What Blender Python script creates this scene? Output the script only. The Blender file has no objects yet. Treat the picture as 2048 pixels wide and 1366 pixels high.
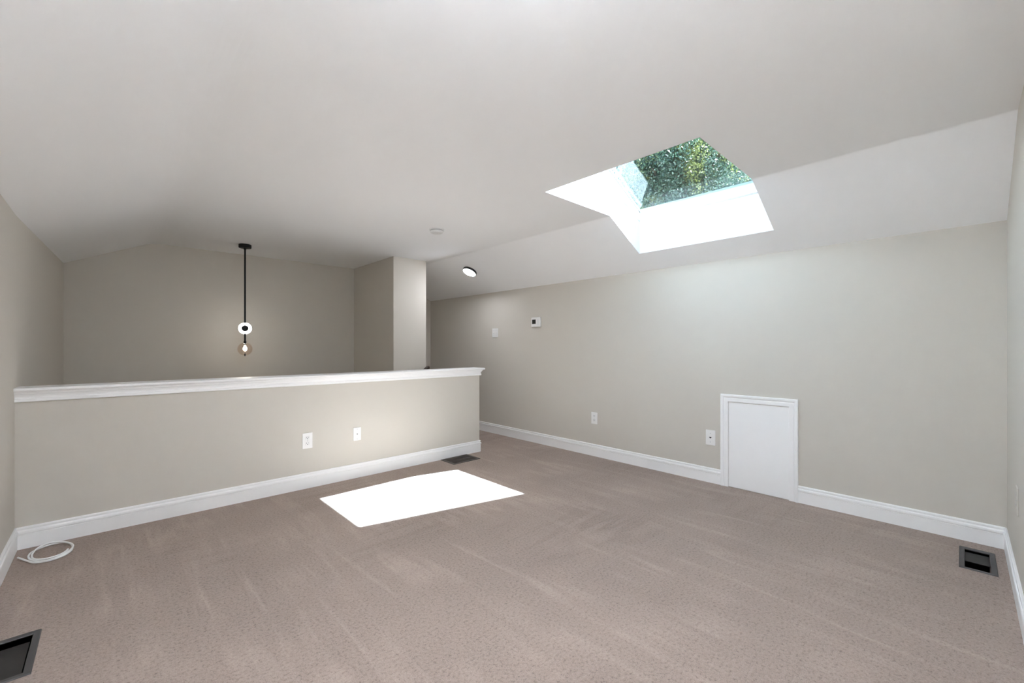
import bpy, bmesh, math, random
import numpy as np
from mathutils import Vector, Matrix

# ------------------------------------------------------------------ camera
scene = bpy.context.scene
C = scene.collection
YAW = math.radians(43.3457)
cam_data = bpy.data.cameras.new('camera')
cam = bpy.data.objects.new('camera', cam_data); C.objects.link(cam)
cam.location = (0, 0, 1.25)
cam.rotation_euler = (math.radians(90), 0, -YAW)
cam_data.sensor_fit = 'HORIZONTAL'; cam_data.sensor_width = 36.0
cam_data.lens = 849.29 / 2048 * 36.0
cam_data.shift_y = (692.417 - 683) / 2048
cam_data.clip_start = 0.02; cam_data.clip_end = 300
scene.camera = cam

# ------------------------------------------------------------------ sky, sun, exposure
SUN_TRAVEL = Vector((-0.471, 0.597, -1.0)).normalized()
world = bpy.data.worlds.new('sky'); scene.world = world; world.use_nodes = True
wn = world.node_tree; wn.nodes.clear()
sky = wn.nodes.new('ShaderNodeTexSky'); sky.sky_type = 'NISHITA'; sky.sun_disc = False
sky.sun_elevation = math.asin(-SUN_TRAVEL.z)
sky.sun_rotation = math.atan2(-SUN_TRAVEL.x, -SUN_TRAVEL.y)
bg = wn.nodes.new('ShaderNodeBackground'); bg.inputs['Strength'].default_value = 0.085
wo = wn.nodes.new('ShaderNodeOutputWorld')
wn.links.new(sky.outputs[0], bg.inputs[0]); wn.links.new(bg.outputs[0], wo.inputs[0])
sd = bpy.data.lights.new('sun', 'SUN'); sd.energy = 10.5; sd.angle = math.radians(0.6); sd.color = (0.845, 0.935, 1.12)
sun = bpy.data.objects.new('sun', sd); C.objects.link(sun)
sun.rotation_euler = SUN_TRAVEL.to_track_quat('-Z', 'Y').to_euler(); sun.location = (6, -6, 12)
vs = scene.view_settings
vs.view_transform = 'Standard'; vs.look = 'None'; vs.gamma = 1.0; vs.use_curve_mapping = False
vs.exposure = 3.05
cy = scene.cycles
cy.max_bounces = 20; cy.diffuse_bounces = 16; cy.glossy_bounces = 6; cy.transmission_bounces = 10
cy.transparent_max_bounces = 16; cy.sample_clamp_indirect = 0.0
cy.caustics_reflective = False; cy.caustics_refractive = False

# ------------------------------------------------------------------ materials
def mat(name, col, rough=0.6, metal=0.0, spec=0.5, bump=None, emit=None, var=None, **kw):
    m = bpy.data.materials.new(name); m.use_nodes = True
    nt = m.node_tree; b = nt.nodes['Principled BSDF']
    b.inputs['Base Color'].default_value = (*col, 1); b.inputs['Roughness'].default_value = rough
    b.inputs['Metallic'].default_value = metal; b.inputs['Specular IOR Level'].default_value = spec
    if emit:
        b.inputs['Emission Color'].default_value = (*emit[0], 1); b.inputs['Emission Strength'].default_value = emit[1]
    tc = nt.nodes.new('ShaderNodeTexCoord')
    if bump:
        n = nt.nodes.new('ShaderNodeTexNoise'); n.inputs['Scale'].default_value = bump[0]; n.inputs['Detail'].default_value = 3
        bm_ = nt.nodes.new('ShaderNodeBump'); bm_.inputs['Strength'].default_value = bump[1]; bm_.inputs['Distance'].default_value = bump[2]
        nt.links.new(tc.outputs['Object'], n.inputs['Vector']); nt.links.new(n.outputs['Fac'], bm_.inputs['Height'])
        nt.links.new(bm_.outputs[0], b.inputs['Normal'])
    if var:
        n = nt.nodes.new('ShaderNodeTexNoise'); n.inputs['Scale'].default_value = var[0]; n.inputs['Detail'].default_value = 4
        r = nt.nodes.new('ShaderNodeMix'); r.data_type = 'RGBA'
        k = var[1]
        r.inputs[6].default_value = (*[c * (1 - k) for c in col], 1); r.inputs[7].default_value = (*[min(1, c * (1 + k)) for c in col], 1)
        nt.links.new(tc.outputs['Object'], n.inputs['Vector']); nt.links.new(n.outputs['Fac'], r.inputs[0]); nt.links.new(r.outputs[2], b.inputs['Base Color'])
    return m

M = {}
M['ceiling'] = mat('ceiling_paint', (0.90, 0.905, 0.91), 0.9, spec=0.2, bump=(260, 0.05, 0.001))
M['wall'] = mat('greige_wall_paint', (0.585, 0.549, 0.490), 0.85, spec=0.25, bump=(300, 0.06, 0.001))
M['trim'] = mat('white_trim_paint', (0.87, 0.865, 0.855), 0.36, spec=0.45)
M['shaft'] = mat('white_shaft_paint', (0.76, 0.76, 0.76), 0.8, spec=0.2)
M['plastic'] = mat('white_plastic', (0.80, 0.79, 0.77), 0.35)
M['detector'] = mat('detector_plastic', (0.74, 0.74, 0.73), 0.45)
M['plastic_grey'] = mat('grey_plastic', (0.42, 0.42, 0.43), 0.5)
M['dark'] = mat('dark_slot', (0.01, 0.01, 0.01), 0.7)
M['screen'] = mat('dark_screen', (0.012, 0.014, 0.013), 0.25)
M['black'] = mat('black_metal', (0.006, 0.006, 0.006), 0.55, spec=0.25)
M['bronze'] = mat('dark_rim', (0.02, 0.02, 0.022), 0.5)
M['steel'] = mat('galvanised_steel', (0.22, 0.215, 0.21), 0.55, metal=0.55, var=(14, 0.25))
M['flange'] = mat('register_flange', (0.085, 0.08, 0.078), 0.55, metal=0.3, var=(22, 0.2))
M['brown'] = mat('brown_register', (0.055, 0.042, 0.035), 0.5, var=(30, 0.2))
M['damper'] = mat('dark_damper_plate', (0.028, 0.025, 0.023), 0.6, var=(12, 0.3))
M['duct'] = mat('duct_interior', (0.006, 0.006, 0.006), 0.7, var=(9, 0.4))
M['cable'] = mat('white_cable', (0.88, 0.88, 0.87), 0.4)
M['wood'] = mat('dark_wood', (0.035, 0.022, 0.015), 0.4, var=(30, 0.3))
M['gasket'] = mat('dark_gasket', (0.015, 0.018, 0.025), 0.5)
M['disc'] = mat('lit_diffuser', (0.9, 0.9, 0.9), 0.5, emit=((0.93, 0.97, 1.05), 17.0))
M['ring'] = mat('lit_opal', (0.9, 0.9, 0.9), 0.5, emit=((1, 0.98, 0.96), 4.5))
M['bulb'] = mat('lit_bulb', (1, 0.9, 0.75), 0.5, emit=((1.0, 0.86, 0.66), 7.0))
M['shingle'] = mat('roof_shingle', (0.07, 0.068, 0.07), 0.9, var=(8, 0.3), bump=(30, 0.4, 0.01))
M['bounce_ground'] = mat('pale_bounce_ground', (0.36, 0.35, 0.34), 0.9, var=(3, 0.15))  # unseen ground, coloured pale to bounce light upward
M['fill_bowl'] = mat('fill_lamp_glow', (0.9, 0.9, 0.9), 0.5, emit=((0.88, 0.97, 1.12), 15.0))  # glow of the unseen lamp added as room fill
M['bark'] = mat('bark', (0.07, 0.05, 0.035), 0.9, bump=(20, 0.6, 0.03), var=(12, 0.3))

def carpet_mat():
    m = bpy.data.materials.new('taupe_carpet'); m.use_nodes = True
    nt = m.node_tree; b = nt.nodes['Principled BSDF']; N = nt.nodes.new; L = nt.links.new
    b.inputs['Roughness'].default_value = 1.0; b.inputs['Specular IOR Level'].default_value = 0.05
    b.inputs['Sheen Weight'].default_value = 0.15; b.inputs['Sheen Roughness'].default_value = 0.6
    tc = N('ShaderNodeTexCoord')
    def noise(sc, det=3, rough=0.55, vec=None):
        n = N('ShaderNodeTexNoise'); n.inputs['Scale'].default_value = sc; n.inputs['Detail'].default_value = det; n.inputs['Roughness'].default_value = rough
        L(vec if vec is not None else tc.outputs['Object'], n.inputs['Vector']); return n.outputs['Fac']
    def mth(op, a, bb, c=None, clamp=False):
        n = N('ShaderNodeMath'); n.operation = op; n.use_clamp = clamp
        for i, v in enumerate((a, bb) + ((c,) if c is not None else ())):
            if isinstance(v, (int, float)): n.inputs[i].default_value = v
            else: L(v, n.inputs[i])
        return n.outputs[0]
    def stretched(sx, sy, rot):
        mp = N('ShaderNodeMapping'); mp.inputs['Scale'].default_value = (sx, sy, 1); mp.inputs['Rotation'].default_value = (0, 0, math.radians(rot))
        L(tc.outputs['Object'], mp.inputs['Vector']); return mp.outputs[0]
    fine = noise(230, 3, 0.65); worm = noise(78, 6, 0.68); big = noise(1.4, 3)
    # dark creases between tufts
    crease = mth('MULTIPLY', mth('SUBTRACT', 0.47, worm, clamp=True), 5.0, clamp=True)
    # combed ridges: along y in the open floor, along x near the half wall
    def ridge(n): return mth('SUBTRACT', 1.0, mth('MULTIPLY', mth('ABSOLUTE', mth('SUBTRACT', n, 0.5), 0), 16.0), clamp=True)
    ry_ = mth('MULTIPLY', ridge(noise(1.0, 3, 0.5, stretched(5.0, 0.55, 3))), mth('MULTIPLY_ADD', noise(2.2, 2), 3.0, -1.15, clamp=True), clamp=True)
    rx_ = mth('MULTIPLY', ridge(noise(1.0, 2, 0.5, stretched(0.6, 5.0, -6))), mth('MULTIPLY_ADD', noise(0.9, 1), 4.0, -1.9, clamp=True), clamp=True)
    v = mth('MULTIPLY_ADD', fine, 0.60, 0.20)
    v = mth('ADD', v, mth('MULTIPLY_ADD', worm, 0.42, -0.21))
    v = mth('ADD', v, mth('MULTIPLY_ADD', big, 0.20, -0.10))
    v = mth('ADD', v, mth('MULTIPLY', ry_, 0.13))
    v = mth('SUBTRACT', v, mth('MULTIPLY', rx_, 0.09))
    v = mth('SUBTRACT', v, mth('MULTIPLY', crease, 0.20))
    cr = N('ShaderNodeValToRGB'); L(v, cr.inputs[0])
    cr.color_ramp.elements[0].position = 0.15; cr.color_ramp.elements[0].color = (0.115, 0.088, 0.074, 1)
    cr.color_ramp.elements[1].position = 0.85; cr.color_ramp.elements[1].color = (0.54, 0.435, 0.365, 1)
    e = cr.color_ramp.elements.new(0.5); e.color = (0.345, 0.263, 0.218, 1)
    L(cr.outputs[0], b.inputs['Base Color'])
    h = mth('ADD', mth('MULTIPLY', fine, 0.35), mth('MULTIPLY', worm, 0.9))
    h = mth('ADD', h, mth('MULTIPLY', ry_, 0.6)); h = mth('SUBTRACT', h, mth('MULTIPLY', rx_, 0.6))
    h = mth('SUBTRACT', h, mth('MULTIPLY', crease, 0.35))
    bp = N('ShaderNodeBump'); bp.inputs['Strength'].default_value = 0.6; bp.inputs['Distance'].default_value = 0.010
    L(h, bp.inputs['Height']); L(bp.outputs[0], b.inputs['Normal'])
    return m
M['carpet'] = carpet_mat()

def glass_mat(name, tint, ior_f0=0.045, gain=1.0):
    m = bpy.data.materials.new(name); m.use_nodes = True
    nt = m.node_tree; nt.nodes.clear(); N = nt.nodes.new; L = nt.links.new
    tr = N('ShaderNodeBsdfTransparent'); tr.inputs[0].default_value = (*tint, 1)
    gl = N('ShaderNodeBsdfGlossy'); gl.inputs['Roughness'].default_value = 0.0; gl.inputs[0].default_value = (1, 1, 1, 1)
    lw = N('ShaderNodeLayerWeight'); lw.inputs['Blend'].default_value = 0.5
    p = N('ShaderNodeMath'); p.operation = 'POWER'; p.inputs[1].default_value = 5.0
    a = N('ShaderNodeMath'); a.operation = 'MULTIPLY_ADD'; a.inputs[1].default_value = (1 - ior_f0) * gain; a.inputs[2].default_value = ior_f0 * gain
    L(lw.outputs['Facing'], p.inputs[0]); L(p.outputs[0], a.inputs[0])
    mx = N('ShaderNodeMixShader'); L(a.outputs[0], mx.inputs[0]); L(tr.outputs[0], mx.inputs[1]); L(gl.outputs[0], mx.inputs[2])
    o = N('ShaderNodeOutputMaterial'); L(mx.outputs[0], o.inputs[0])
    return m
M['glass'] = glass_mat('skylight_glass', (0.88, 0.95, 0.94))
M['globe'] = glass_mat('smoky_globe_glass', (0.93, 0.86, 0.80), gain=1.3)

def leaf_mat(name, c1, c2, c_sunlit, patch=1.1, share=0.56):
    m = bpy.data.materials.new(name); m.use_nodes = True
    nt = m.node_tree; b = nt.nodes['Principled BSDF']; N = nt.nodes.new; L = nt.links.new
    b.inputs['Roughness'].default_value = 0.28; b.inputs['Specular IOR Level'].default_value = 0.7
    g = N('ShaderNodeNewGeometry'); cr = N('ShaderNodeValToRGB')
    cr.color_ramp.elements[0].color = (*c1, 1); cr.color_ramp.elements[1].color = (*c2, 1)
    L(g.outputs['Random Per Island'], cr.inputs[0])
    tc = N('ShaderNodeTexCoord'); n = N('ShaderNodeTexNoise'); n.inputs['Scale'].default_value = patch; n.inputs['Detail'].default_value = 2
    L(tc.outputs['Object'], n.inputs['Vector'])
    st = N('ShaderNodeMapRange'); st.inputs['From Min'].default_value = share; st.inputs['From Max'].default_value = share + 0.06
    L(n.outputs['Fac'], st.inputs['Value'])
    mc = N('ShaderNodeMix'); mc.data_type = 'RGBA'; L(st.outputs[0], mc.inputs[0]); L(cr.outputs[0], mc.inputs[6]); mc.inputs[7].default_value = (*c_sunlit, 1)  # yellow-green patches: sunlit leaf groups put into the base colour
    L(mc.outputs[2], b.inputs['Base Color'])
    tl = N('ShaderNodeBsdfTranslucent'); L(mc.outputs[2], tl.inputs[0])
    mx = N('ShaderNodeMixShader'); mx.inputs[0].default_value = 0.2
    out = nt.nodes['Material Output']
    L(b.outputs[0], mx.inputs[1]); L(tl.outputs[0], mx.inputs[2]); L(mx.outputs[0], out.inputs[0])
    return m

# ------------------------------------------------------------------ helpers
def tag(o, label=None, cat=None, group=None, kind=None):
    if label: o['label'] = label
    if cat: o['category'] = cat
    if group: o['group'] = group
    if kind: o['kind'] = kind
    return o

def link(name, me, m, parent=None, smooth=False):
    o = bpy.data.objects.new(name, me); C.objects.link(o)
    if m: me.materials.append(m)
    if parent: o.parent = parent
    if smooth:
        for p in me.polygons: p.use_smooth = True
    return o

def obj(name, bm, m, parent=None, smooth=False, recalc=True):
    if recalc: bmesh.ops.recalc_face_normals(bm, faces=bm.faces)
    me = bpy.data.meshes.new(name); bm.to_mesh(me); bm.free()
    return link(name, me, m, parent, smooth)

def empty(name, loc, rot=None):
    o = bpy.data.objects.new(name, None); C.objects.link(o); o.location = loc; o.empty_display_size = 0.05
    if rot is not None: o.rotation_euler = rot
    return o

def box(bm, x0, x1, y0, y1, z0, z1, bev=0.0, seg=2):
    r = bmesh.ops.create_cube(bm, size=1.0)
    vs_ = r['verts']
    for v in vs_:
        v.co = Vector(((x0 + x1) / 2 + v.co.x * (x1 - x0), (y0 + y1) / 2 + v.co.y * (y1 - y0), (z0 + z1) / 2 + v.co.z * (z1 - z0)))
    if bev > 0:
        es = list({e for v in vs_ for e in v.link_edges})
        bmesh.ops.bevel(bm, geom=es, offset=bev, segments=seg, affect='EDGES', profile=0.5)

def prism(bm, poly, axis, a0, a1):
    """polygon in the plane across `axis`, extruded from a0 to a1"""
    def P(p, a):
        if axis == 'y': return (p[0], a, p[1])
        if axis == 'x': return (a, p[0], p[1])
        return (p[0], p[1], a)
    A = [bm.verts.new(P(p, a0)) for p in poly]; B = [bm.verts.new(P(p, a1)) for p in poly]
    bm.faces.new(A); bm.faces.new(B[::-1])
    n = len(poly)
    for i in range(n): bm.faces.new((A[i], B[i], B[(i + 1) % n], A[(i + 1) % n]))

def lathe(bm, prof, seg=48, mat4=None):
    """prof: (r, z) from top to bottom; closed where r == 0"""
    rings = []
    for r, z in prof:
        if r < 1e-6: rings.append([bm.verts.new((0, 0, z))])
        else: rings.append([bm.verts.new((r * math.cos(2 * math.pi * i / seg), r * math.sin(2 * math.pi * i / seg), z)) for i in range(seg)])
    for a, b in zip(rings, rings[1:]):
        for i in range(seg):
            j = (i + 1) % seg
            if len(a) == 1 and len(b) == 1: continue
            if len(a) == 1: bm.faces.new((a[0], b[i], b[j]))
            elif len(b) == 1: bm.faces.new((a[i], b[0], a[j]))
            else: bm.faces.new((a[i], b[i], b[j], a[j]))
    if mat4 is not None: bmesh.ops.transform(bm, matrix=mat4, verts=[v for r in rings for v in r])

def tube(bm, pts, r, seg=12, closed_ends=True):
    pts = [Vector(p) for p in pts]
    rings = []
    up = Vector((0, 0, 1))
    prev = None
    for i, p in enumerate(pts):
        t = (pts[min(i + 1, len(pts) - 1)] - pts[max(i - 1, 0)]).normalized()
        if prev is None:
            n = t.cross(up if abs(t.z) < 0.95 else Vector((1, 0, 0))).normalized()
        else:
            n = (prev - t * prev.dot(t)).normalized()
        prev = n; b = t.cross(n)
        rings.append([bm.verts.new(p + (n * math.cos(2 * math.pi * k / seg) + b * math.sin(2 * math.pi * k / seg)) * r) for k in range(seg)])
    for a, b in zip(rings, rings[1:]):
        for k in range(seg):
            j = (k + 1) % seg; bm.faces.new((a[k], b[k], b[j], a[j]))
    if closed_ends:
        bm.faces.new(rings[0]); bm.faces.new(rings[-1][::-1])

def sweep(bm, prof, path):
    """prof: (out, z) loop; path: xy polyline, the room on its right-hand side"""
    P = [Vector(p) for p in path]
    rings = []
    for i, p in enumerate(P):
        d0 = (P[i] - P[i - 1]).normalized() if i > 0 else None
        d1 = (P[i + 1] - P[i]).normalized() if i < len(P) - 1 else None
        n0 = Vector((d0.y, -d0.x)) if d0 is not None else None
        n1 = Vector((d1.y, -d1.x)) if d1 is not None else None
        if n0 is None: m = n1
        elif n1 is None: m = n0
        else:
            m = (n0 + n1).normalized(); m = m / m.dot(n0)
        rings.append([bm.verts.new((p.x + m.x * o, p.y + m.y * o, z)) for o, z in prof])
    n = len(prof)
    for a, b in zip(rings, rings[1:]):
        for k in range(n):
            j = (k + 1) % n; bm.faces.new((a[k], b[k], b[j], a[j]))
    bm.faces.new(rings[0]); bm.faces.new(rings[-1][::-1])

# ------------------------------------------------------------------ dimensions
XL, XR, YN, YB = -0.43, 4.003, -0.19, 6.287       # left, right, near, back wall planes
XL2 = -0.354                                        # left wall at the back corner
ZC, ZR, ZL = 2.417, 2.0246, 2.062
XRI, XC = 0.336, 3.249                              # ridge and right crease
HX = 3.18                                           # end of the half wall
def HY(x): return 3.982 - 0.0133 * (x - XL)         # front face of the half wall
HT = 0.115
SX0, SX1, SY0, SY1 = 2.39, 3.756, 1.005, 2.166      # skylight shaft
BX0, BX1, BY = 2.66, 3.147, 5.055                   # boxed-out corner
LOW = -2.7
SR = (ZR - ZC) / (XR - XC); SL = (ZC - ZL) / (XRI - XL)
def zceil(x):
    if x < XRI: return ZC + SL * (x - XRI)
    if x > XC: return ZC + SR * (x - XC)
    return ZC

# ------------------------------------------------------------------ shell
def fillet(xc, w, n):
    a = (xc - w, zceil(xc - w)); c = (xc, ZC); b = (xc + w, zceil(xc + w))
    out = []
    for i in range(n + 1):
        t = i / n
        out.append(tuple((1 - t) ** 2 * a[k] + 2 * t * (1 - t) * c[k] + t * t * b[k] for k in (0, 1)))
    return out
prof = [(XL - 0.16, zceil(XL - 0.16))] + fillet(XRI, 0.10, 8) + [(SX0, ZC)] + fillet(XC, 0.012, 3) + [(SX1, zceil(SX1)), (XR + 0.14, zceil(XR + 0.14))]
ys = [YN - 0.14, SY0, SY1, YB + 0.14]
bm = bmesh.new()
G = [[bm.verts.new((x, y, z)) for y in ys] for x, z in prof]
for i in range(len(prof) - 1):
    for j in range(3):
        if j == 1 and prof[i][0] >= SX0 - 1e-6 and prof[i + 1][0] <= SX1 + 1e-6: continue
        bm.faces.new((G[i][j], G[i][j + 1], G[i + 1][j + 1], G[i + 1][j]))
ceil = obj('ceiling', bm, M['ceiling'], recalc=False)
if ceil.data.polygons[0].normal.z > 0: ceil.data.flip_normals()
sm = ceil.modifiers.new('thickness', 'SOLIDIFY'); sm.thickness = 0.09; sm.offset = -1
tag(ceil, kind='structure')

# left wall (two slightly skewed lengths), right, near, back
bm = bmesh.new()
for (xa, ya, xb, yb) in ((XL, YN - 0.12, XL, 4.04), (XL, 4.04, XL2, YB + 0.02)):
    v = [bm.verts.new(p) for p in ((xa, ya, LOW), (xb, yb, LOW), (xb, yb, zceil(xb) + 0.04), (xa, ya, zceil(xa) + 0.04),
                                   (xa - 0.12, ya, LOW), (xb - 0.12, yb, LOW), (xb - 0.12, yb, zceil(xb - 0.12) + 0.04), (xa - 0.12, ya, zceil(xa - 0.12) + 0.04))]
    for f in ((0, 1, 2, 3), (7, 6, 5, 4), (0, 4, 5, 1), (3, 2, 6, 7), (0, 3, 7, 4), (1, 5, 6, 2)): bm.faces.new([v[k] for k in f])
tag(obj('wall_left', bm, M['wall']), kind='structure')
bm = bmesh.new(); prism(bm, [(XR, LOW), (XR + 0.12, LOW), (XR + 0.12, zceil(XR + 0.12) + 0.04), (XR, ZR + 0.04)], 'y', YN - 0.12, YB + 0.12)
tag(obj('wall_right', bm, M['wall']), kind='structure')
gable = [(XL - 0.02, LOW), (XR + 0.02, LOW), (XR + 0.02, zceil(XR) + 0.04), (XC, ZC + 0.05), (XRI, ZC + 0.05), (XL - 0.02, zceil(XL) + 0.04)]
bm = bmesh.new(); prism(bm, gable, 'y', YN - 0.12, YN)
tag(obj('wall_near', bm, M['wall']), kind='structure')
bm = bmesh.new(); prism(bm, gable, 'y', YB, YB + 0.12); tag(obj('wall_back', bm, M['wall']), kind='structure')
bm = bmesh.new(); box(bm, BX0, BX1, BY, YB + 0.02, LOW, ZC + 0.03); tag(obj('wall_corner', bm, M['wall']), kind='structure')
# half wall between the loft and the stairs, carried down to the lower floor
bm = bmesh.new(); prism(bm, [(XL - 0.01, HY(XL)), (HX, HY(HX)), (HX, HY(HX) + HT), (XL - 0.01, HY(XL) + HT)], 'z', -0.3, 0.915)
box(bm, XL - 0.01, HX, 3.985, 4.045, LOW, -0.3)
tag(obj('wall_stair', bm, M['wall']), kind='structure')

# floor with the three register openings
REG = [(3.512, 3.825, -0.113, -0.012), (2.655, 2.955, 3.70, 3.895), (-0.345, -0.246, 2.46, 2.762)]
def grid_floor(name, xs, ys_, z0, z1, skip, m):
    bm = bmesh.new()
    for i in range(len(xs) - 1):
        for j in range(len(ys_) - 1):
            cx, cy_ = (xs[i] + xs[i + 1]) / 2, (ys_[j] + ys_[j + 1]) / 2
            if any(a < cx < b and c < cy_ < d for a, b, c, d in skip): continue
            for z in (z0, z1):
                bm.faces.new([bm.verts.new((x, y, z)) for x, y in ((xs[i], ys_[j]), (xs[i + 1], ys_[j]), (xs[i + 1], ys_[j + 1]), (xs[i], ys_[j + 1]))])
    bmesh.ops.remove_doubles(bm, verts=bm.verts, dist=1e-5)
    for e in [e for e in bm.edges if e.is_boundary and all(abs(v.co.z - z1) < 1e-6 for v in e.verts)]:
        lo = []
        for v in e.verts:
            for w in bm.verts:
                if abs(w.co.x - v.co.x) < 1e-5 and abs(w.co.y - v.co.y) < 1e-5 and abs(w.co.z - z0) < 1e-6: lo.append(w)
        if len(lo) == 2:
            try: bm.faces.new((e.verts[0], e.verts[1], lo[1], lo[0]))
            except ValueError: pass
    return obj(name, bm, m)
STAIR = (XL - 1, BX1, 4.05, 9)
xs = sorted({XL - 0.05, XR + 0.05, BX1} | {r[0] for r in REG} | {r[1] for r in REG})
yy = sorted({YN - 0.05, YB + 0.05, 4.05} | {r[2] for r in REG} | {r[3] for r in REG})
tag(grid_floor('floor', xs, yy, -0.28, 0.0, REG + [STAIR], M['carpet']), kind='structure')
bm = bmesh.new(); box(bm, XL - 0.05, XR + 0.05, YN - 0.05, YB + 0.05, LOW - 0.1, LOW)
tag(obj('floor_lower', bm, M['carpet']), kind='structure')
# carpeted stairs going down behind the half wall
NS = 14; RISE = -LOW / NS; RUN = 0.235
poly = [(BX1, 0 - RISE)]
x = BX1; z = -RISE
for k in range(NS - 1):
    x -= RUN; poly.append((x, z)); z -= RISE; poly.append((x, z))
poly.append((BX1, z))
poly = [(round(a, 4), round(b, 4)) for a, b in poly]
bm = bmesh.new(); prism(bm, poly[:-2] + [(poly[-2][0], LOW), (BX1, LOW)], 'y', 4.11, BY - 0.004)
stairs = obj('staircase', bm, M['carpet'])
tag(stairs, 'carpeted straight stairs going down behind the white-capped half wall', 'stairs')

# ------------------------------------------------------------------ trim
BBP = [(0, 0), (0.012, 0), (0.012, 0.086), (0.0085, 0.0875), (0.0085, 0.0905), (0.015, 0.092), (0.0165, 0.097), (0.016, 0.107), (0.0135, 0.1115),
       (0.008, 0.1135), (0.0065, 0.1165), (0.0065, 0.1195), (0.0115, 0.121), (0.0125, 0.126), (0.011, 0.132), (0.007, 0.135), (0, 0.135)]
def baseboard(name, path, m='trim'):
    bm = bmesh.new(); sweep(bm, BBP, path); return tag(obj(name, bm, M[m]), kind='structure')
DY0, DY1 = 0.898, 1.493
baseboard('baseboard_right', [(XR, YB), (XR, DY1)])
baseboard('baseboard_right', [(XR, DY0), (XR, YN)])
baseboard('baseboard_near', [(XR, YN), (XL, YN)])
baseboard('baseboard_left', [(XL, YN), (XL, HY(XL))])
baseboard('baseboard_stair', [(XL, HY(XL)), (HX, HY(HX)), (HX, HY(HX) + HT)])
# cap of the half wall
CAP = [(-0.04, 0.905), (0.012, 0.905), (0.016, 0.909), (0.016, 0.925), (0.012, 0.929), (0.013, 0.938), (0.0185, 0.950), (0.024, 0.957), (0.025, 0.962), (0.030, 0.964),
       (0.0315, 0.970), (0.044, 0.9725), (0.0475, 0.977), (0.0485, 0.984), (0.0465, 0.990), (0.041, 0.993), (-0.04, 0.993)]
bm = bmesh.new()
sweep(bm, CAP, [(XL, HY(XL)), (HX, HY(HX)), (HX, HY(HX) + HT), (XL, HY(XL) + HT)])
prism(bm, [(XL, HY(XL)), (HX, HY(HX)), (HX, HY(HX) + HT), (XL, HY(XL) + HT)], 'z', 0.908, 0.9929)
tag(obj('trim_1', bm, M['trim']), kind='structure')

# ------------------------------------------------------------------ attic access door
door = tag(empty('door_1', (XR, (DY0 + DY1) / 2, 0)), kind='structure')
door['label'] = 'small white attic access door with moulded casing'
def local(o, root): o.location = -Vector(root.location) ; return o
CASP = [(0, 0), (0.0, 0.011), (0.004, 0.013), (0.030, 0.0135), (0.034, 0.0115), (0.037, 0.0115), (0.041, 0.016), (0.047, 0.0185), (0.058, 0.0195), (0.063, 0.018), (0.065, 0.014), (0.065, 0)]
bm = bmesh.new()
inner = [(DY1 - 0.065, 0.0), (DY1 - 0.065, 0.7575), (DY0 + 0.065, 0.7575), (DY0 + 0.065, 0.0)]
outer_dir = [(1, 0), (1, 1), (-1, 1), (-1, 0)]
rings = []
for (y, z), (oy, oz) in zip(inner, outer_dir):
    rings.append([bm.verts.new((XR - t, y + oy * w, z + oz * w)) for w, t in CASP])
for a, b in zip(rings, rings[1:]):
    for k in range(len(CASP)):
        j = (k + 1) % len(CASP); bm.faces.new((a[k], b[k], b[j], a[j]))
bm.faces.new(rings[0]); bm.faces.new(rings[-1][::-1])
cas = local(obj('door_casing', bm, M['trim'], door), door)
bm = bmesh.new(); box(bm, XR - 0.005, XR + 0.01, DY0 + 0.0655, DY1 - 0.068, 0.004, 0.754, 0.001, 1)
local(obj('door_panel', bm, M['trim'], door), door)
for y, z in ((DY1 - 0.022, 0.692), (DY0 + 0.03, 0.700)):
    bm = bmesh.new(); lathe(bm, [(0, 0.0008), (0.0036, 0.0008), (0.0036, -0.004), (0, -0.004)], 12, Matrix.Translation((XR - (0.0172 if y > 1.2 else 0.0122), y, z)) @ Matrix.Rotation(-math.pi / 2, 4, 'Y'))
    local(obj('nail_hole', bm, M['gasket'], cas), door)

# ------------------------------------------------------------------ skylight: shaft, window
WS = -0.5                                    # pitch of the window
def zfr(x): return 2.474 + WS * (x - SX1)     # underside of the window frame
bm = bmesh.new()
T = 0.05
def wallprism(poly, axis, a0, a1): prism(bm, poly, axis, a0, a1)
e = 0.0015
wallprism([(SX0, ZC + e), (XC, ZC + e), (SX1, zceil(SX1) + e), (SX1, zfr(SX1) + 0.12), (SX0, zfr(SX0) + 0.12)], 'y', SY1 - e, SY1 + T)
wallprism([(SX0, ZC + e), (XC, ZC + e), (SX1, zceil(SX1) + e), (SX1, zfr(SX1) + 0.12), (SX0, zfr(SX0) + 0.12)], 'y', SY0 - T, SY0 + e)
box(bm, SX1 - e, SX1 + T, SY0 - T, SY1 + T, zceil(SX1) + 0.0005, zfr(SX1) + 0.11)
box(bm, SX0 - T, SX0 + e, SY0 - T, SY1 + T, ZC + e, zfr(SX0) + 0.11)
tag(obj('wall_skylight', bm, M['shaft']), kind='structure')

win = tag(empty('window_1', (SX1, (SY0 + SY1) / 2, zfr(SX1))), kind='structure')
win['label'] = 'fixed skylight window in the sloping roof'
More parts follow.
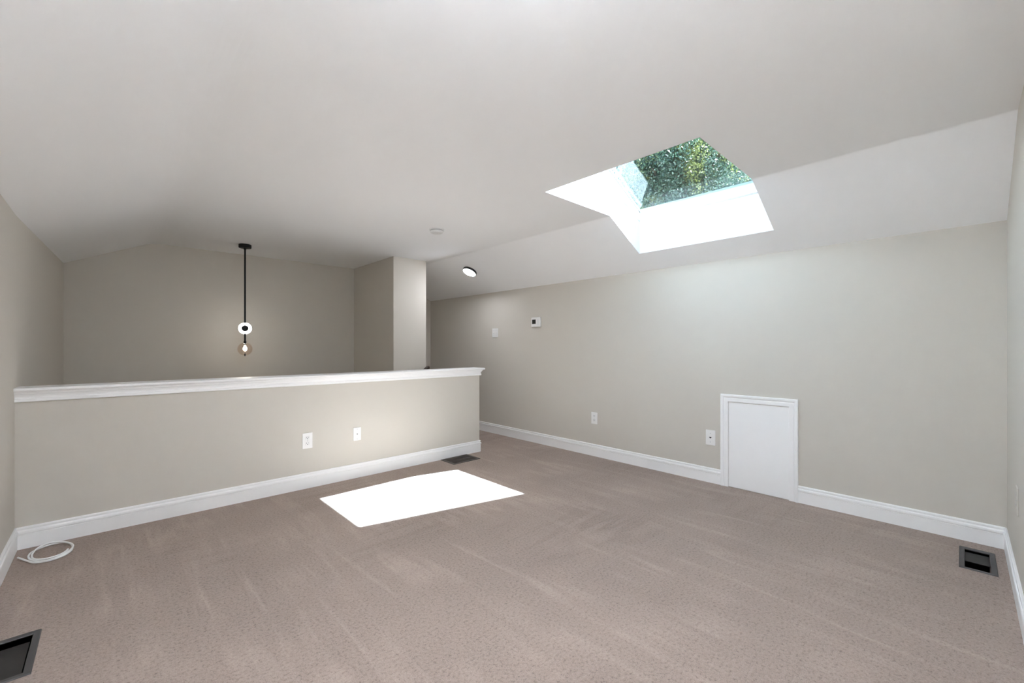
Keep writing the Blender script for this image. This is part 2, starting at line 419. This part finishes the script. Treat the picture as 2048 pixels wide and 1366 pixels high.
# local frame of the window: u runs up the slope, n is its outward normal
ud = Vector((-1, 0, -WS)).normalized(); nd = Vector((0.5, 0, 1)).normalized()
base = Vector((SX1, 0, zfr(SX1)))
LEN = (SX1 - SX0) / -ud.x
def wbar(bm, u0, u1, y0, y1, n0, n1):
    vs8 = []
    for n_ in (n0, n1):
        for u_, y_ in ((u0, y0), (u1, y0), (u1, y1), (u0, y1)):
            p = base + ud * u_ + nd * n_; vs8.append(bm.verts.new((p.x, y_, p.z)))
    for f in ((0, 1, 2, 3), (7, 6, 5, 4), (0, 4, 5, 1), (1, 5, 6, 2), (2, 6, 7, 3), (3, 7, 4, 0)): bm.faces.new([vs8[k] for k in f])
bm = bmesh.new()                               # stepped white frame
for (w, n0, n1, u_lo) in ((0.016, -0.006, 0.022, 0.0), (0.010, 0.022, 0.066, 0.0)):
    wbar(bm, u_lo, LEN, SY1 - w, SY1, n0, n1)
    wbar(bm, u_lo, LEN, SY0, SY0 + w, n0, n1)
    wbar(bm, u_lo, u_lo + w + 0.004, SY0, SY1, n0, n1)
    wbar(bm, LEN - w, LEN, SY0, SY1, n0, n1)
local(obj('window_frame', bm, M['trim'], win), win)
bm = bmesh.new()                               # dark glazing gasket
g = 0.011
wbar(bm, 0.0, LEN, SY1 - 0.012, SY1, 0.0665, 0.074); wbar(bm, 0.0, LEN, SY0, SY0 + 0.012, 0.0665, 0.074)
wbar(bm, 0.0, 0.018, SY0, SY1, 0.0665, 0.078); wbar(bm, LEN - 0.012, LEN, SY0, SY1, 0.0665, 0.074)
local(obj('gasket', bm, M['gasket'], win), win)
bm = bmesh.new(); wbar(bm, 0.004, LEN - 0.003, SY0 + 0.003, SY1 - 0.003, 0.0785, 0.0845)
local(obj('window_pane', bm, M['glass'], win), win)
bm = bmesh.new()
box(bm, SX1 - 0.0215, SX1 - 0.0201, SY1 - 0.105, SY1 - 0.055, zfr(SX1) + 0.018, zfr(SX1) + 0.027)
rp = local(obj('rating_plate', bm, M['plastic_grey'], win), win); rp['label'] = 'tiny grey plate'

# roof over the loft, with the window opening
XRG = SX0 - 0.55
def zroof(x):
    top = zfr(SX1) + 0.055 + WS * (XRG - SX1)
    return top - 0.5 * abs(x - XRG)
bm = bmesh.new()
rx = [XL - 0.75, XRG, SX0 - 0.0, SX1 + 0.0, XR + 0.55]; ry = [YN - 0.6, SY0 - 0.0, SY1 + 0.0, YB + 0.6]
G = [[bm.verts.new((x, y, zroof(x))) for y in ry] for x in rx]
for i in range(4):
    for j in range(3):
        if i == 2 and j == 1: continue
        bm.faces.new((G[i][j], G[i + 1][j], G[i + 1][j + 1], G[i][j + 1]))
roof = obj('roof', bm, M['shingle'], recalc=False)
if roof.data.polygons[0].normal.z < 0: roof.data.flip_normals()
sm = roof.modifiers.new('thickness', 'SOLIDIFY'); sm.thickness = 0.03; sm.offset = 1
tag(roof, kind='structure')

# ------------------------------------------------------------------ wall plates
def frame_for(wall):
    """rotation whose +z is the wall's normal (into the room), +y up, +x along the wall as one faces it"""
    if wall == 'right': X = Vector((0, -1, 0)); Zn = Vector((-1, 0, 0))
    elif wall == 'stair': X = Vector((1, -0.0133, 0)).normalized(); Zn = Vector((-0.0133, -1, 0)).normalized()
    else: X = Vector((-1, 0, 0)); Zn = Vector((0, 1, 0))
    Yv = Vector((0, 0, 1))
    return Matrix((X, Yv, Zn)).transposed().to_euler()
def plate_mesh(w, h, t=0.006, bev=0.0025):
    bm = bmesh.new(); box(bm, -w / 2, w / 2, -h / 2, h / 2, 0, t, bev, 3); return bm
def disc_mesh(r, z0, z1, cx=0, cy_=0, seg=16):
    bm = bmesh.new(); lathe(bm, [(0, z1), (r, z1), (r, z0), (0, z0)], seg, Matrix.Translation((cx, cy_, 0))); return bm
def screw(root, y, z=0.006, x=0):
    s = obj('screw', disc_mesh(0.0032, z - 0.002, z + 0.0008, x, y), M['plastic_grey'], root)
    return s
def outlet(loc, wall, w, h, label, pm='plastic', dark='dark', decor=True):
    r = empty('power_outlet', loc, frame_for(wall)); tag(r, label, 'outlet')
    obj('cover_plate', plate_mesh(w, h), M[pm], r)
    for s in (1, -1):
        bm = bmesh.new(); box(bm, -0.0165, 0.0165, s * 0.0245 - 0.0135, s * 0.0245 + 0.0135, 0.004, 0.0085, 0.003, 3)
        f = obj('receptacle', bm, M[pm], r)
        bm = bmesh.new(); cy0 = s * 0.0245
        box(bm, -0.0085, -0.0055, cy0 - 0.001, cy0 + 0.009, 0.008, 0.0088)
        box(bm, 0.0055, 0.0085, cy0 + 0.000, cy0 + 0.008, 0.008, 0.0088)
        lathe(bm, [(0, 0.0088), (0.0034, 0.0088), (0.0034, 0.008), (0, 0.008)], 14, Matrix.Translation((0, cy0 - 0.0065, 0)))
        obj('slots', bm, M[dark], f)
    screw(r, 0)
    return r
outlet((1.257, HY(1.257), 0.418), 'stair', 0.083, 0.136, 'white duplex power outlet low on the half wall, left of the coax plate')
outlet((XR, 2.872, 0.432), 'right', 0.083, 0.133, 'white duplex power outlet low on the right-hand wall, left of the attic door')
outlet((3.255, YN, 0.487), 'near', 0.082, 0.135, 'wall-coloured power outlet seen edge-on at the right edge of the photo', pm='wall', dark='plastic_grey')

r = empty('coax_wall_plate', (1.702, HY(1.702), 0.415), frame_for('stair'))
tag(r, 'white coax cable wall plate on the half wall, right of the power outlet', 'wall plate')
obj('cover_plate', plate_mesh(0.074, 0.124), M['plastic'], r)
bm = disc_mesh(0.0052, 0.004, 0.0085, 0, 0, 6); obj('coax_connector', bm, M['flange'], r)
screw(r, 0.047); screw(r, -0.047)

r = empty('phone_wall_plate', (XR, 1.583, 0.412), frame_for('right'))
tag(r, 'white wall plate with one black jack opening beside the attic door', 'wall plate')
obj('cover_plate', plate_mesh(0.085, 0.139, 0.008, 0.004), M['plastic'], r)
bm = bmesh.new(); prism(bm, [(-0.0095, 0.007), (0.0095, 0.007), (0.0095, -0.002), (0.0055, -0.002), (0.0055, -0.0065), (-0.0055, -0.0065), (-0.0055, -0.002), (-0.0095, -0.002)], 'z', 0.006, 0.0086)
obj('jack_opening', bm, M['dark'], r)
screw(r, 0.040, 0.008); screw(r, -0.040, 0.008)

r = empty('light_switch', (XR, 4.59, 1.441), frame_for('right'))
tag(r, 'white double light switch on the right-hand wall, left of the thermostat', 'light switch')
obj('cover_plate', plate_mesh(0.125, 0.128, 0.006), M['plastic'], r)
for sx in (-0.027, 0.027):
    bm = bmesh.new(); box(bm, sx - 0.005, sx + 0.005, -0.012, 0.012, 0.004, 0.007)
    box(bm, sx - 0.0035, sx + 0.0035, -0.009, 0.000, 0.006, 0.018, 0.001, 1)
    obj('toggle', bm, M['plastic'], r); screw(r, 0.032, x=sx); screw(r, -0.032, x=sx)

r = empty('thermostat', (XR, 3.771, 1.560), frame_for('right'))
tag(r, 'white thermostat with a small dark screen, right of the light switch', 'thermostat')
obj('housing', plate_mesh(0.158, 0.124, 0.026, 0.005), M['plastic'], r)
bm = bmesh.new(); box(bm, -0.062, 0.002, -0.022, 0.034, 0.0255, 0.0268); obj('screen', bm, M['screen'], r)
bm = bmesh.new(); box(bm, 0.022, 0.060, -0.04, 0.04, 0.0255, 0.0272, 0.0006, 1); obj('button_panel', bm, M['detector'], r)

# ------------------------------------------------------------------ smoke detector
r = empty('smoke_detector', (2.365, 3.60, ZC)); tag(r, 'round white smoke detector on the flat ceiling near the stairs', 'smoke detector')
bm = bmesh.new(); lathe(bm, [(0, 0), (0.072, 0), (0.072, -0.010), (0.070, -0.012), (0, -0.012)]); obj('mounting_base', bm, M['detector'], r)
bm = bmesh.new(); lathe(bm, [(0, -0.0163), (0.060, -0.0163), (0.062, -0.017), (0.064, -0.019), (0.064, -0.028), (0.060, -0.036), (0.050, -0.040), (0, -0.040)])
obj('cover', bm, M['detector'], r)
bm = bmesh.new(); lathe(bm, [(0, -0.0118), (0.057, -0.0118), (0.057, -0.0165), (0, -0.0165)]); obj('vent_gap', bm, M['plastic_grey'], r)
bm = disc_mesh(0.008, -0.042, -0.0395, 0.02, 0.0); obj('test_button', bm, M['plastic'], r)

# ------------------------------------------------------------------ disc ceiling light on the slope
sl = math.atan(-SR)
lx, ly = 3.528, 4.562
r = empty('ceiling_light', (lx, ly, zceil(lx)), (0, sl, 0)); tag(r, 'lit round disc light with a thin black rim on the sloping ceiling', 'ceiling light')
bm = bmesh.new(); lathe(bm, [(0.080, 0), (0.094, 0), (0.096, -0.003), (0.096, -0.030), (0.094, -0.033), (0.088, -0.033), (0.087, -0.028), (0.080, -0.027), (0.080, 0)])
obj('rim', bm, M['bronze'], r)
bm = bmesh.new(); lathe(bm, [(0, -0.02), (0.079, -0.02), (0.0865, -0.0285), (0.086, -0.0325), (0.07, -0.0335), (0.04, -0.034), (0, -0.0342)]); obj('diffuser', bm, M['disc'], r)

# ------------------------------------------------------------------ unseen flush lamp above the camera, added to fill the loft with light
r = empty('ceiling_light', (0.45, 0.50, ZC)); tag(r, 'added unseen fill lamp, flush opal dome on the flat ceiling above the camera end of the loft', 'ceiling light')
bm = bmesh.new(); lathe(bm, [(0, 0), (0.12, 0), (0.125, -0.004), (0.125, -0.03), (0.12, -0.034), (0, -0.034)]); obj('mounting_base', bm, M['trim'], r)
bm = bmesh.new(); lathe(bm, [(0, -0.036), (0.17, -0.036), (0.185, -0.045), (0.185, -0.06), (0.165, -0.09), (0.12, -0.115), (0.06, -0.128), (0, -0.131)]); obj('fill_bowl', bm, M['fill_bowl'], r)

# ------------------------------------------------------------------ pendant
px, py = 1.119, 5.658
face = math.atan2(-py, -px)
r = empty('pendant_lamp', (px, py, ZC)); tag(r, 'black rod pendant with a glowing ring and a clear glass globe over the stairs', 'pendant lamp')
bm = bmesh.new(); lathe(bm, [(0, 0), (0.062, 0), (0.064, -0.003), (0.064, -0.034), (0.061, -0.038), (0.014, -0.038), (0.012, -0.06), (0, -0.06)]); obj('canopy', bm, M['black'], r)
def rod(z0, z1, rad=0.0095):
    bm = bmesh.new(); tube(bm, [(0, 0, z0 - ZC), (0, 0, z1 - ZC)], rad, 16); return obj('rod', bm, M['black'], r)
ZD, ZG = 1.455, 1.218
rod(ZC - 0.055, ZD + 0.03); rod(ZD - 0.03, ZG + 0.092)
rotm = Matrix.Translation((0, 0, ZD - ZC)) @ Matrix.Rotation(face, 4, 'Z') @ Matrix.Rotation(math.pi / 2, 4, 'Y')
bm = bmesh.new(); lathe(bm, [(0, 0.012), (0.052, 0.012), (0.062, 0.008), (0.065, 0), (0.062, -0.008), (0.052, -0.012), (0, -0.012)], 48, rotm)
ring = obj('opal_disc', bm, M['ring'], r)
bm = bmesh.new(); lathe(bm, [(0, 0.03), (0.028, 0.03), (0.035, 0.024), (0.036, 0.012), (0.036, -0.012), (0.035, -0.024), (0.028, -0.03), (0, -0.03)], 40, rotm)
obj('hub', bm, M['black'], r, smooth=False)
bm = bmesh.new(); lathe(bm, [(0, 0.095), (0.011, 0.095), (0.014, 0.088), (0.014, 0.054), (0.010, 0.046), (0, 0.046)], 24, Matrix.Translation((0, 0, ZG - ZC))); obj('socket', bm, M['black'], r)
RG = 0.076
gp = [(0.0145, 0.0746)] + [(RG * math.sin(t), RG * math.cos(t)) for t in np.linspace(0.22, math.pi - 1e-4, 22)]
gp[-1] = (0, -RG)
bm = bmesh.new(); lathe(bm, gp, 40, Matrix.Translation((0, 0, ZG - ZC))); obj('glass_globe', bm, M['globe'], r, smooth=True)
bp_ = [(0, 0.045), (0.008, 0.044), (0.010, 0.032), (0.016, 0.020), (0.0205, 0.008), (0.021, 0.0), (0.018, -0.011), (0.010, -0.019), (0, -0.021)]
bm = bmesh.new(); lathe(bm, bp_, 28, Matrix.Translation((0, 0, ZG - ZC))); obj('bulb', bm, M['bulb'], r, smooth=True)
bm = bmesh.new(); lathe(bm, [(0, -0.050), (0.006, -0.050), (0.008, -0.060), (0.008, -0.074), (0.005, -0.082), (0, -0.082)], 16, Matrix.Translation((0, 0, ZG - ZC))); obj('finial', bm, M['bronze'], r)

# ------------------------------------------------------------------ floor registers
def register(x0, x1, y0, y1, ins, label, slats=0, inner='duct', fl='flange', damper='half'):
    """outer rectangle on the carpet; ins: frame widths at x0, x1, y0, y1"""
    cx, cy_ = (x0 + x1) / 2, (y0 + y1) / 2
    r = empty('floor_register', (cx, cy_, 0)); tag(r, label, 'floor register', 'floor registers in the carpet')
    a, b, c, d = x0 + ins[0] - cx, x1 - ins[1] - cx, y0 + ins[2] - cy_, y1 - ins[3] - cy_
    X0, X1, Y0, Y1 = x0 - cx, x1 - cx, y0 - cy_, y1 - cy_
    bm = bmesh.new()
    loops = []
    for (xa, xb, ya, yb, z) in ((X0, X1, Y0, Y1, 0.0005), (X0 + 0.003, X1 - 0.003, Y0 + 0.003, Y1 - 0.003, 0.006), (a - 0.003, b + 0.003, c - 0.003, d + 0.003, 0.005), (a, b, c, d, 0.002), (a, b, c, d, -0.02), (a - 0.002, b + 0.002, c - 0.002, d + 0.002, -0.02), (a - 0.002, b + 0.002, c - 0.002, d + 0.002, 0.0005)):
        loops.append([bm.verts.new(p) for p in ((xa, ya, z), (xb, ya, z), (xb, yb, z), (xa, yb, z))])
    for p, q in zip(loops, loops[1:]):
        for k in range(4): bm.faces.new((p[k], q[k], q[(k + 1) % 4], p[(k + 1) % 4]))
    obj('frame', bm, M[fl], r)
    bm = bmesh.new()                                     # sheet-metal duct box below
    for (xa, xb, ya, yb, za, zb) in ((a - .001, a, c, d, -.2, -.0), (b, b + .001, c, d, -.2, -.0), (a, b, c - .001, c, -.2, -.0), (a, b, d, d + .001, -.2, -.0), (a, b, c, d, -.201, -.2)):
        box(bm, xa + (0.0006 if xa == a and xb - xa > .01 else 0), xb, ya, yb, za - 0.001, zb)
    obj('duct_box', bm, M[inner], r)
    if damper:
        bm = bmesh.new()
        if damper == 'half': box(bm, -0.012, b - 0.0005, c + 0.001, d - 0.001, -0.016, -0.013)
        else: box(bm, a + 0.008, b - 0.008, c + 0.004, d - 0.012, -0.022, -0.020)
        obj('damper', bm, M['damper'], r)
    if slats:
        bm = bmesh.new(); n = slats
        for k in range(n):
            xx = a + (b - a) * (k + 0.5) / n
            box(bm, xx - 0.0025, xx + 0.0025, c, d, -0.006, 0.002)
        box(bm, a, b, (c + d) / 2 - 0.003, (c + d) / 2 + 0.003, -0.006, 0.0022)
        obj('grille', bm, M['brown'], r)
    return r
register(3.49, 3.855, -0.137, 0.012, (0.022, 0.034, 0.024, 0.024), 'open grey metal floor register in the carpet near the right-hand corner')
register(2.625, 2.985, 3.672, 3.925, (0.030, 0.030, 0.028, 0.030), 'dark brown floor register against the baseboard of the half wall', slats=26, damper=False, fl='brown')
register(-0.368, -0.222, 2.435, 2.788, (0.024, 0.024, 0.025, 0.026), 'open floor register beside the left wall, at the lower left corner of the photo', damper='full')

# ------------------------------------------------------------------ coil of cable
pts = []
def ell(t, rx, ry, cx, cy_): return (cx + rx * math.cos(t), cy_ + ry * math.sin(t))
t0 = math.radians(215)
lead = [(-0.398, 3.795, 0.012), (-0.385, 3.765, 0.010), (-0.362, 3.725, 0.0075), (-0.332, 3.685, 0.006)]
n = 150
for i in range(n):
    u = i / (n - 1); t = t0 + u * 2 * math.pi * 2.35
    w = 0.006 * math.sin(t * 1.5 + 1)
    rx_, ry_ = 0.098 + w - 0.020 * u, 0.148 - w - 0.022 * u
    x_, y_ = ell(t, rx_, ry_, -0.262, 3.775)
    lift = 0.006 + 0.010 * u + 0.012 * max(0, math.sin(t - math.radians(40))) * (0.5 + 0.5 * math.sin(t * 0.5 + 1.1))
    pts.append((x_, y_, lift))
allp = lead + pts
sm_ = [Vector(p) for p in allp]
for _ in range(4):
    sm_ = [sm_[0]] + [(sm_[i - 1] + sm_[i] * 2 + sm_[i + 1]) / 4 for i in range(1, len(sm_) - 1)] + [sm_[-1]]
bm = bmesh.new(); tube(bm, sm_, 0.0050, 10)
tag(obj('coiled_cable', bm, M['cable'], smooth=True), 'loose coil of white cable on the carpet in the left corner by the half wall', 'cable')

# ------------------------------------------------------------------ handrail on the boxed corner
d = Vector((-0.235, 0, -RISE)).normalized()
p0 = Vector((3.125, BY - 0.06, 0.958))
r = empty('handrail', (3.02, BY - 0.06, 0.86)); tag(r, 'dark wooden stair handrail end just showing above the half wall cap', 'handrail')
bm = bmesh.new()
tube(bm, [p0 + Vector((0.03, 0, 0.0)), p0 + Vector((0.0, 0, 0.0)), p0 + d * 0.03, p0 + d * 0.5, p0 + d * 0.85], 0.021, 16)
local(obj('rail', bm, M['wood'], r, smooth=True), r)
for s in (0.14, 0.45):
    q = p0 + d * s
    bm = bmesh.new(); tube(bm, [q + Vector((0, 0, -0.019)), q + Vector((0, 0.02, -0.05)), q + Vector((0, 0.057, -0.055))], 0.006, 10)
    lathe(bm, [(0, 0.004), (0.025, 0.004), (0.025, 0), (0, 0)], 20, Matrix.Translation(q + Vector((0, 0.0595, -0.055))) @ Matrix.Rotation(math.pi / 2, 4, 'X'))
    local(obj('bracket', bm, M['black'], r), r)

# ------------------------------------------------------------------ outdoors
bm = bmesh.new(); box(bm, -30, 60, -40, 50, -5.9, -5.6)
tag(obj('ground', bm, M['bounce_ground']), kind='structure')
bm = bmesh.new(); box(bm, XL - 0.16, XR + 0.16, YN - 0.16, YB + 0.16, -5.6, LOW - 0.1)
tag(obj('wall_lower_storey', bm, M['trim']), kind='structure')
rng = np.random.default_rng(7)
def tree(x, y, zc, rad, hz, n, leaf, m, label, seed):
    rng = np.random.default_rng(seed)
    root = empty('tree', (x, y, -5.6)); tag(root, label, 'tree', 'trees outside the skylight')
    # clumps on branch ends inside an ellipsoid
    nc = 90
    cl = rng.normal(size=(nc, 3)); cl /= np.linalg.norm(cl, axis=1)[:, None]
    cl *= rng.uniform(0.35, 1.0, (nc, 1)) ** 0.6
    cl *= np.array([rad, rad, hz]) * 0.86
    cr_ = rng.uniform(0.35, 0.75, nc)
    k = rng.integers(0, nc, n)
    p = rng.normal(size=(n, 3)); p /= np.linalg.norm(p, axis=1)[:, None]
    p = cl[k] + p * (cr_[k] * rng.uniform(0.3, 1.0, n) ** 0.5)[:, None]
    a = rng.normal(size=(n, 3)); a /= np.linalg.norm(a, axis=1)[:, None]
    b = np.cross(a, rng.normal(size=(n, 3))); b /= np.linalg.norm(b, axis=1)[:, None]
    s = leaf * rng.uniform(0.6, 1.3, n)
    a = a * s[:, None]; b = b * (s * 0.55)[:, None]
    c = p + np.array([0, 0, zc + 5.6])
    V = np.stack([c - a, c - a * 0.1 + b, c + a, c - a * 0.1 - b], 1).reshape(-1, 3)
    F = np.arange(4 * n).reshape(-1, 4)
    me = bpy.data.meshes.new('foliage'); me.from_pydata(V.tolist(), [], F.tolist()); me.update()
    link('foliage', me, m, root)
    bm = bmesh.new(); h = zc + 5.6
    pts_ = [(0, 0, 0), (0.1, 0.05, h * 0.35), (0.0, 0.15, h * 0.7), (0.05, 0.0, h + hz * 0.5)]
    rr = [0.24, 0.19, 0.14, 0.05]
    for i in range(3): 
        q0, q1 = Vector(pts_[i]), Vector(pts_[i + 1]); seg = 10
        A = [bm.verts.new(q0 + Vector((math.cos(t), math.sin(t), 0)) * rr[i]) for t in np.linspace(0, 2 * math.pi, seg, endpoint=False)]
        B = [bm.verts.new(q1 + Vector((math.cos(t), math.sin(t), 0)) * rr[i + 1]) for t in np.linspace(0, 2 * math.pi, seg, endpoint=False)]
        for q in range(seg): bm.faces.new((A[q], A[(q + 1) % seg], B[(q + 1) % seg], B[q]))
    bmesh.ops.remove_doubles(bm, verts=bm.verts, dist=1e-4)
    obj('trunk', bm, M['bark'], root)
    bm = bmesh.new()
    for q in range(0, nc, 3):
        e_ = Vector(cl[q]) + Vector((0, 0, h)); s_ = Vector((0.03, 0.1, max(h * 0.5, e_.z - 1.2 - 0.3 * math.hypot(e_.x, e_.y))))
        tube(bm, [s_, (s_ + e_) / 2 + Vector((0, 0, 0.12)), e_], 0.025, 5)
    obj('branches', bm, M['bark'], root)
    return root
lf1 = leaf_mat('leaf_green', (0.025, 0.06, 0.042), (0.07, 0.115, 0.065), (0.16, 0.175, 0.05), 1.5, 0.52)
lf2 = leaf_mat('leaf_dark', (0.015, 0.042, 0.032), (0.04, 0.08, 0.055), (0.08, 0.11, 0.03), 0.7, 0.6)
lf3 = leaf_mat('leaf_mid', (0.02, 0.05, 0.035), (0.05, 0.09, 0.055), (0.11, 0.13, 0.03), 0.6, 0.56)
tree(11.5, 5.3, 5.9, 1.9, 2.2, 80000, 0.034, lf1, 'nearer leafy tree filling the middle of the skylight', 3)
tree(13.6, 10.3, 6.2, 2.2, 2.8, 15000, 0.07, lf2, 'dark tree seen through the left part of the skylight', 5)
tree(20.5, 8.0, 8.5, 4.2, 5.0, 70000, 0.09, lf3, 'tall tree standing farther off behind the nearer leafy tree', 6)
